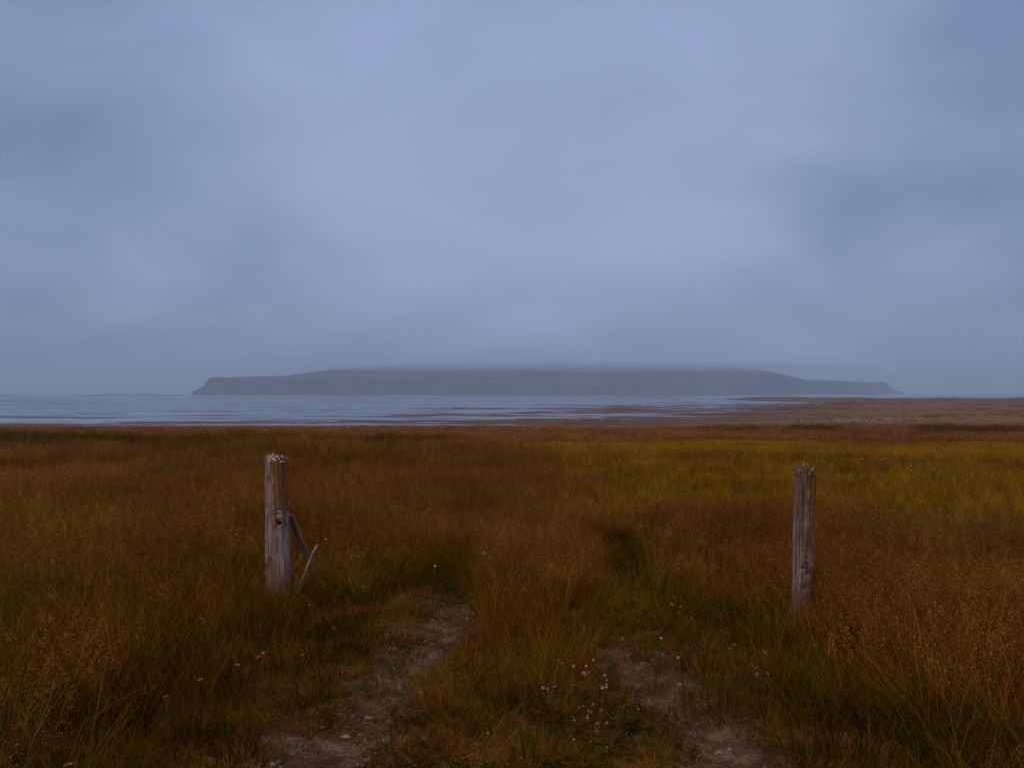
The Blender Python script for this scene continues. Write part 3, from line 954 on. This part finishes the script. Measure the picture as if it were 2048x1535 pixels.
def post_left():
    x, y = -1.665, 7.45
    gz = float(ground_z(x, y))
    p = empty('gatepost', (x, y, gz), (0, 0, R(-14)))
    tag(p, 'thicker flat-topped grey gatepost with orange lichen beside the leaning board', 'post', 'weathered gateposts of the track')
    H = 1.06 - gz
    e = ([-.3, 0, .35, .6, .8, 1.0, 1.1], [.015, .012, .006, .0, -.008, -.014, -.016], [1.08, 1.06, 1.06, 1.02, .97, .92, .90])
    f = math.pi * 1.5
    o, V = timber('timber', H, .074, .068, 4.2, 200, M_wood_l, p, .035,
                  [(f + .28, .03, .55, 1.2, .016), (f - .45, .025, .05, .62, .012), (f + .6, .03, .2, .5, .01), (f - .1, .02, .6, 1.2, .008), (f - .75, .03, .0, 1.0, .012), (f + .05, .02, .0, .4, .009)],
                  [(f + .62, .20, .575, .022, .028), (f + .45, .5, .635, .009, .009), (f + .5, .4, .665, .007, .006), (f - .25, .08, .36, .03, .012)], -.25, e)
    flakes('pale_lichen_crust', V, lambda v: (v[:, 2] > H - .045) & (v[:, 1] < .05), 46, .008, M_pale, p)
    flakes('orange_lichen_crust', V, lambda v: (v[:, 2] > H - .34) & (v[:, 2] < H - .03) & (v[:, 0] > .005) & (v[:, 1] < 0), 70, .005, M_orange, p, .001)
    # near-black plug for the dark inside the knot hole, bent staple, wire hanging on the left side
    me = []
    tube('staple', [(-.058, -.079, .275), (-.045, -.083, .285), (-.028, -.082, .298), (-.014, -.081, .31), (-.016, -.083, .325), (-.018, -.080, .345)], .0038, M_rust, p)
    tube('wire_loop', [(-.066, -.03, .66), (-.081, -.035, .64), (-.085, -.03, .58), (-.086, -.04, .52), (-.088, -.035, .47), (-.078, -.04, .43)], .0035, M_rust, p)
    bm = bmesh.new()
    bmesh.ops.create_uvsphere(bm, u_segments=14, v_segments=8, radius=1)
    for v in bm.verts:
        k = 1 + .25 * (random.random() - .5)
        v.co = Vector((v.co.x * .016 * k, v.co.y * .008, v.co.z * .017 * k))
    mh = bpy.data.meshes.new('knot_hole'); bm.to_mesh(mh); bm.free(); mh.materials.append(M_dark)
    k = link('knot_hole', mh, p); k.location = (.047, -.048, .575)
post_left()
def post_right():
    x, y = 1.80, 6.55
    gz = float(ground_z(x, y))
    p = empty('gatepost', (x, y, gz), (0, R(1.8), R(8)))
    tag(p, 'slimmer round-topped gatepost with a long crack and mossy top on the right', 'post', 'weathered gateposts of the track')
    H = 1.066 - gz
    f = math.pi * 1.5
    e = ([-.3, 0, .35, .42, .6, 1.0, 1.1], [-.01, -.006, -.004, .0, 0, 0, 0], [.80, .82, .86, .97, .97, 1.02, 1.0])
    o, V = timber('timber', H, .064, .060, 2.7, 300, M_wood_r, p, .085,
                  [(f + .33, .035, .45, 1.03, .026), (f - .5, .05, .5, 1.1, .015), (f - .2, .03, .7, 1.1, .012), (f + .75, .04, .4, 1.1, .014), (f - .85, .04, .3, 1.0, .012), (f + .05, .025, .42, .8, .008), (f - .35, .03, .1, .7, .01)],
                  [(f - .35, .5, .405, .012, .016), (f + .3, .35, .375, .02, .024), (f + .2, .4, .29, .018, .022), (f - .1, .15, .8, .02, .008), (f + .3, .12, .72, .02, .01)], -.25, e)
    flakes('moss_cap', V, lambda v: (v[:, 2] > H - .13) & (v[:, 0] ** 2 * 900 + (v[:, 2] - H + .15) * 6 > .55), 190, .0085, M_moss, p)
    flakes('pale_lichen_crust', V, lambda v: (v[:, 2] > H - .07) & (v[:, 0] > -.03) & (v[:, 1] < .02), 26, .005, M_pale, p)
    tube('staple', [(-.035, -.068, .44), (-.02, -.073, .452), (0, -.074, .453), (.01, -.072, .44)], .003, M_rust, p)
post_right()

def board(name, a, b, w, th, mat, sd):
    a = Vector(a); b = Vector(b)
    L_ = (b - a).length
    n = 40
    V = []; F = []
    sec = [(-1, -1), (-.3, -1.05), (.3, -1.02), (1, -1), (1.03, 0), (1, 1), (0, 1), (-1, 1), (-1.02, 0)]
    m = len(sec)
    for k in range(n + 1):
        t = k / n
        for q, (u, v) in enumerate(sec):
            nz = float(fbm(np.array([t * L_ / .07 + 9 * q]), np.array([q * 1.7]), sd)[0]) - .5
            V.append((u * w * .5 * (1 + .12 * nz), v * th * .5 * (1 + .25 * nz), -t * L_ + (.02 * nz if k in (0, n) else 0)))
    for k in range(n):
        for q in range(m):
            F.append((k * m + q, (k + 1) * m + q, (k + 1) * m + (q + 1) % m, k * m + (q + 1) % m))
    F.append(tuple(range(m))); F.append(tuple(range(n * m, n * m + m))[::-1])
    o = link(name, mesh_np(name, np.array(V), F, mat, smooth=False))
    o.location = a
    d = (b - a).normalized()
    o.rotation_euler = (-d).to_track_quat('Z', 'Y').to_euler()
    return o
o = board('leaning_board', (-1.605, 7.60, .615), (-1.43, 8.05, -.12), .048, .022, M_wood_b, 7)
tag(o, 'grey board leaning against the back of the thicker gatepost', 'board')
o = tube('broken_branch', [(-1.372, 7.40, .43), (-1.385, 7.402, .40), (-1.412, 7.41, .36), (-1.418, 7.415, .335), (-1.44, 7.42, .285), (-1.452, 7.43, .255), (-1.50, 7.46, .15), (-1.54, 7.5, .05), (-1.56, 7.52, -.06)],
         [.006, .0085, .006, .0075, .0085, .009, .007, .007, .006], mat_plain('bleached_branch', (.34, .28, .25), .9, .6, 70), None, 7)
tag(o, 'thin crooked pale branch sticking out of the grass right of the leaning board', 'branch')
d = 27.0
o = board('fence_stub', ((896 - 1024) / 2100 * d, d, 1.5 - (912 - 784) / 2100 * d), ((900 - 1024) / 2100 * d, d + .1, float(ground_z(-1.6, d)) - .15), .085, .06, M_wood_b, 12)
tag(o, 'small broken pale fence stake far out in the brown grass', 'stake')

# ------------------------------------------------------------------ stones in the ruts
M_stone = mat_plain('pale_stone', (.34, .28, .27), .9, .35, 30)
M_stone_d = mat_plain('dark_stone', (.10, .07, .065), .9, .4, 30)
def stone_mesh(sd, mat):
    bm = bmesh.new()
    bmesh.ops.create_icosphere(bm, subdivisions=2, radius=1)
    r_ = np.random.default_rng(sd)
    ax = r_.normal(size=(7, 3)); ax /= np.linalg.norm(ax, axis=1)[:, None]; cut = r_.uniform(.55, .9, 7)
    for v in bm.verts:
        p = np.array(v.co)
        for a, c in zip(ax, cut):
            dd = p @ a
            if dd > c: p = p - a * (dd - c)
        v.co = Vector(p * (1, .75, .5)) * (1 + .06 * r_.normal())
    me = bpy.data.meshes.new('stone'); bm.to_mesh(me); bm.free(); me.materials.append(mat)
    return me
SM = [stone_mesh(k, M_stone) for k in range(5)]; SD = [stone_mesh(k + 20, M_stone_d) for k in range(3)]
def at(px, py, up=0.0):
    d = 5.0
    for _ in range(12):
        x = (px - 1024) / 2100 * d
        d = (EYE - up - float(ground_z(x, d))) * 2100 / (py - 784)
    return (px - 1024) / 2100 * d, d, float(ground_z((px - 1024) / 2100 * d, d))
STONES = [(936, 1238, 13, 0, 'pale flat stone at the far right end of the left wheel rut'), (866, 1241, 11, 1, 'pale stone at the far left end of the left wheel rut'),
          (806, 1301, 12, 2, 'pale stone beside the small dark tussock left of the left rut'), (830, 1304, 13, 3, 'pale stone touching the right side of the small dark tussock'),
          (823, 1312, 14, 4, 'long pale stone just below the small dark tussock'), (808, 1319, 11, 1, 'lowest of the pale stones by the small dark tussock'),
          (921, 1211, 12, 5, 'dark stone in green turf beyond the end of left rut'), (872, 1261, 10, 6, 'dark stone in the narrow far part of left rut'),
          (740, 1438, 22, 0, 'whitish flat stone in the middle of the left rut'), (690, 1477, 26, 2, 'broad whitish stone in the near part of the left rut'),
          (735, 1520, 18, 3, 'grey stone at the bottom edge right of the left rut'), (708, 1467, 12, 7, 'small dark stone beside the broad whitish stone'),
          (848, 1475, 10, 4, 'small grey stone in the turf right of the left rut'), (1318, 1350, 12, 1, 'pale stone at the far end of the right rut'),
          (1478, 1412, 14, 2, 'pale stone at the right edge of the right rut'), (1335, 1403, 12, 3, 'pale stone in the middle of the right rut'),
          (1460, 1498, 14, 0, 'grey stone in the near part of the right rut'), (1690, 1517, 11, 4, 'pale stone in the turf near the bottom right'),
          (1350, 1455, 13, 6, 'dark stone in the near part of the right rut'), (832, 1371, 13, 7, 'dark stone at the left rut edge below the tussock')]
for px, py, w, k, lab in STONES:
    x, y, z = at(px, py)
    s = w / 2100 * y / 2
    o = link('stone', (SM + SD)[k])
    o.location = (x, y, z + s * .28); o.scale = (s, s, s * .9)
    o.rotation_euler = (random.gauss(0, .2), random.gauss(0, .2), random.uniform(0, 6.28))
    tag(o, lab, 'stone', 'stones along the wheel ruts')
# gravel nobody could count
def gravel():
    vs = []; fs = []
    base = [np.array([v.co[:] for v in m.vertices]) for m in (SM[0], SM[1])]
    oct_v = np.array([(1, 0, 0), (-1, 0, 0), (0, 1, 0), (0, -1, 0), (0, 0, .6), (0, 0, -.6)], float)
    oct_f = [(0, 2, 4), (2, 1, 4), (1, 3, 4), (3, 0, 4), (2, 0, 5), (1, 2, 5), (3, 1, 5), (0, 3, 5)]
    x, y = wedge(2.6, 8.6, 700)
    ok = (rng.random(len(x)) < trackness(x, y) ** 1.5 * .8)
    x, y = x[ok], y[ok]; z = ground_z(x, y) + .012
    for k in range(len(x)):
        s = min(.004 + rng.exponential(.0045), .02)
        a = rng.uniform(0, 6.28)
        q = oct_v * (1 + .3 * rng.normal(size=(6, 3))) * s
        q = np.stack([q[:, 0] * math.cos(a) - q[:, 1] * math.sin(a), q[:, 0] * math.sin(a) + q[:, 1] * math.cos(a), q[:, 2]], -1)
        b = len(vs); vs.extend((q + (x[k], y[k], z[k])).tolist())
        fs.extend([(b + i, b + j, b + l) for i, j, l in oct_f])
    m = mat_plain('gravel_stone', (.19, .125, .095), .9, .7, 5)
    tag(link('gravel', mesh_np('gravel', np.array(vs), np.array(fs, dtype=np.int32), m, smooth=False)), 'loose gravel scattered along the wheel ruts', 'gravel', kind='stuff')
gravel()

# ------------------------------------------------------------------ flowers
M_stem = mat_plain('flower_stem', (.07, .04, .008), .8, .3, 40)
M_white = mat_plain('clover_white', (.56, .50, .40), .8, .15, 60)
M_yellow = mat_plain('hawkbit_yellow', (.55, .24, .008), .8, .2, 60)
M_cotton = mat_plain('cotton_white', (.72, .70, .68), .9, .1, 60)
def clover_head():
    tb = TB()
    for k in range(64):
        u = random.uniform(-.55, 1); a = k * 2.399
        r = math.sqrt(1 - u * u)
        d = Vector((r * math.cos(a), r * math.sin(a), u)).normalized()
        tb.diamond(d * .0035, d, .0085, .0042, (1, 1, 1))
    me = mesh_np('clover_head', np.array([tuple(v) for v in tb.v]), np.array(tb.f, dtype=np.int32), M_white, smooth=False)
    return me
def hawkbit_head():
    tb = TB()
    for ring, n, l, up in ((0, 18, .014, .25), (1, 13, .010, .6), (2, 8, .007, 1.2)):
        for k in range(n):
            a = 6.283 * k / n + ring * .2
            d = Vector((math.cos(a), math.sin(a), up)).normalized()
            tb.diamond(Vector((0, 0, .001 * ring)), d, l, .0042, (1, 1, 1))
    return mesh_np('hawkbit_head', np.array([tuple(v) for v in tb.v]), np.array(tb.f, dtype=np.int32), M_yellow, smooth=False)
def cotton_head():
    tb = TB()
    for k in range(50):
        d = Vector((random.gauss(0, 1), random.gauss(0, 1), random.gauss(-.2, 1))).normalized()
        tb.diamond(Vector((0, 0, 0)), d, .03, .010, (1, 1, 1))
    return mesh_np('cotton_head', np.array([tuple(v) for v in tb.v]), np.array(tb.f, dtype=np.int32), M_cotton, smooth=False)
CH = [clover_head() for _ in range(3)]; HH = [hawkbit_head() for _ in range(2)]; CT = [cotton_head() for _ in range(2)]
def stem_mesh(h, bend, rad):
    pts = [Vector((bend * h * ((k / 5) ** 2 - 1), 0, h * (k / 5 - 1))) for k in range(6)]
    tmp = tube('stem', pts, rad, M_stem, None, 5)
    me = tmp.data
    bpy.data.objects.remove(tmp)
    return me
ST_C = [stem_mesh(.16, b, .0014) for b in (.1, -.25)]; ST_H = [stem_mesh(.34, b, .0016) for b in (.12, -.2)]; ST_T = [stem_mesh(.5, b, .003) for b in (.1, -.1)]
def flower(name, px, py, hgt, heads, stems, sc, label, cat, group):
    x, y, z = at(px, py, hgt)
    e = empty(name, (x, y, z))
    h = link('flower_head', random.choice(heads), e); h.location = (0, 0, hgt); h.scale = (sc,) * 3
    h.rotation_euler = (random.gauss(.35, .25), random.gauss(0, .3), random.uniform(0, 6.28))
    s = link('stem', random.choice(stems), e); s.location = (0, 0, hgt); s.rotation_euler = (0, 0, random.uniform(0, 6.28))
    tag(e, label, cat, group)
CLOVER_A = [(1167, 1344), (1170, 1348), (1178, 1343), (1209, 1349), (1213, 1358), (1212, 1367), (1204, 1373), (1213, 1372), (1147, 1330), (1125, 1325), (1116, 1318), (1172, 1330), (1110, 1371), (1095, 1376), (1086, 1374), (1187, 1318), (1244, 1275), (1167, 1257)]
CLOVER_B = [(1186, 1406), (1158, 1412), (1183, 1422), (1200, 1418), (1177, 1420), (1176, 1428), (1174, 1433), (1240, 1412), (1247, 1411), (1276, 1416), (1253, 1420), (1203, 1416), (1148, 1438), (1194, 1444), (1213, 1443), (1165, 1409), (1193, 1459), (1181, 1480), (1148, 1476), (1214, 1492), (1035, 1458), (976, 1463), (918, 1286), (932, 1284)]
OWN = {(1244, 1275): 'white clover flower at the grassy far end of the right rut', (1167, 1257): 'farthest white clover flower on the rusty ridge between the ruts',
       (1035, 1458): 'white clover flower standing alone in short turf near the bottom centre', (976, 1463): 'leftmost white clover flower in the short turf near the bottom',
       (918, 1286): 'left one of two tiny clover flowers at the right edge of left rut', (932, 1284): 'right one of two tiny clover flowers at the right edge of left rut',
       (1276, 1416): 'rightmost small white clover flower in the short turf between the ruts', (1214, 1492): 'lowest small white clover flower in the turf between the ruts',
       (1187, 1318): 'white clover flower just above the cluster in the rusty grass'}
for px, py in CLOVER_A:
    flower('clover_flower', px, py, random.uniform(.10, .17), CH, ST_C, random.uniform(.42, .8), OWN.get((px, py), 'white clover flower among the taller rusty grass between the ruts'), 'flower', 'clover in the taller grass')
for px, py in CLOVER_B:
    flower('clover_flower', px, py, random.uniform(.06, .09), CH, ST_C, random.uniform(.3, .52), OWN.get((px, py), 'small white clover flower low in the short turf between the ruts'), 'flower', 'clover in the short turf')
for px, py in [(668, 1255), (619, 1208), (401, 1358), (476, 1328), (527, 1304), (403, 1236), (333, 1391), (606, 1308), (519, 1312)]:
    flower('yellow_flower', px, py, random.uniform(.25, .32), HH, ST_H, random.uniform(.75, 1.1), {(619, 1208): 'yellow flower beside the foot of the thicker gatepost', (668, 1255): 'yellow flower below and right of the thicker gatepost',
            (403, 1236): 'farthest left yellow flower level with the foot of the thicker gatepost'}.get((px, py), 'yellow flower in the dark grass left of the track'), 'flower', 'yellow flowers left of the track')
flower('yellow_flower', 139, 1528, .3, HH, ST_H, 1.3, 'large yellow flower at the bottom edge of the dark left corner', 'flower', 'yellow flowers left of the track')
for px, py in [(948, 1201), (797, 1198), (806, 1189), (803, 1193), (1116, 1197), (727, 1172), (737, 1172), (983, 1090)]:
    flower('yellow_flower', px, py, random.uniform(.2, .3), HH, ST_H, random.uniform(.6, .85), 'yellow flower in the grass beyond the far end of the left rut', 'flower', 'yellow flowers beyond the left rut')
for px, py in [(1343, 1207), (1361, 1212), (1358, 1225), (1383, 1235), (1459, 1295), (1529, 1303), (1467, 1288), (1513, 1347), (1503, 1328), (1513, 1333), (1534, 1345), (1347, 1193)]:
    flower('yellow_flower', px, py, random.uniform(.2, .3), HH, ST_H, random.uniform(.6, .95), 'orange-yellow flower in the brown grass right of the right rut', 'flower', 'yellow flowers right of the track')
for px, py, s, lab in [(652, 1077, .36, 'white cotton grass tuft just above the tip of the crooked branch'), (968, 1104, .34, 'white cotton grass tuft in the tall brown grass midway between the gateposts'),
                       (870, 1130, .34, 'white cotton grass tuft in dark grass beyond the far end of left rut'), (1322, 1274, .24, 'white tuft in the green grass left of the slimmer gatepost'),
                       (1356, 1313, .24, 'small white tuft in the grass at the right edge of right rut')]:
    flower('cotton_grass', px, py, .3, CT, ST_T, s, lab, 'cotton grass', 'cotton grass near the gate')
for px, py in [(1671, 917), (1703, 916), (1712, 917), (1726, 915), (1739, 917), (1752, 917), (1763, 917), (1770, 915), (1842, 910), (1846, 916), (1822, 930), (1823, 940), (1870, 937), (1882, 942), (1940, 934), (1560, 898), (1692, 899), (1723, 916), (1884, 911), (1688, 917)]:
    flower('cotton_grass', px, py, .42, CT, ST_T, random.uniform(.25, .5), 'white cotton grass tuft in the green meadow behind the right gatepost', 'cotton grass', 'cotton grass in the green meadow')
for px, py in [(8, 889), (14, 888), (30, 898), (44, 896), (52, 895), (136, 893), (142, 894), (58, 899)]:
    flower('cotton_grass', px, py, .5, CT, ST_T, random.uniform(.3, .55), 'white cotton grass tuft on the green hummocks at the far left', 'cotton grass', 'cotton grass on the left hummocks')
# pale stones along the tide line on the right
def tide_line():
    vs = []; fs = []
    oct_v = np.array([(1, 0, 0), (-1, 0, 0), (0, 1, 0), (0, -1, 0), (0, 0, .7), (0, 0, -.7)], float)
    oct_f = [(0, 2, 4), (2, 1, 4), (1, 3, 4), (3, 0, 4), (2, 0, 5), (1, 2, 5), (3, 1, 5), (0, 3, 5)]
    for k in range(420):
        px = 1500 + 420 * rng.beta(1.6, 1.8); py = 846 - (px - 1550) * .022 + rng.normal(0, 3.2)
        dd = 4.75 * 2100 / (py - 784)
        x = (px - 1024) / 2100 * dd
        z = float(ground_z(x, dd))
        s = rng.uniform(.04, .17)
        q = oct_v * (1 + .3 * rng.normal(size=(6, 3))) * s
        b = len(vs); vs.extend((q + (x, dd, z + .1)).tolist())
        fs.extend([(b + i, b + j, b + l) for i, j, l in oct_f])
    m = mat_plain('bleached_stone', (.36, .33, .30), .9, .3, 3)
    tag(link('tide_line_stones', mesh_np('tide_line_stones', np.array(vs), np.array(fs, dtype=np.int32), m, smooth=False)), 'pale bleached stones strewn along the tide line on the right', 'stones', kind='stuff')
tide_line()
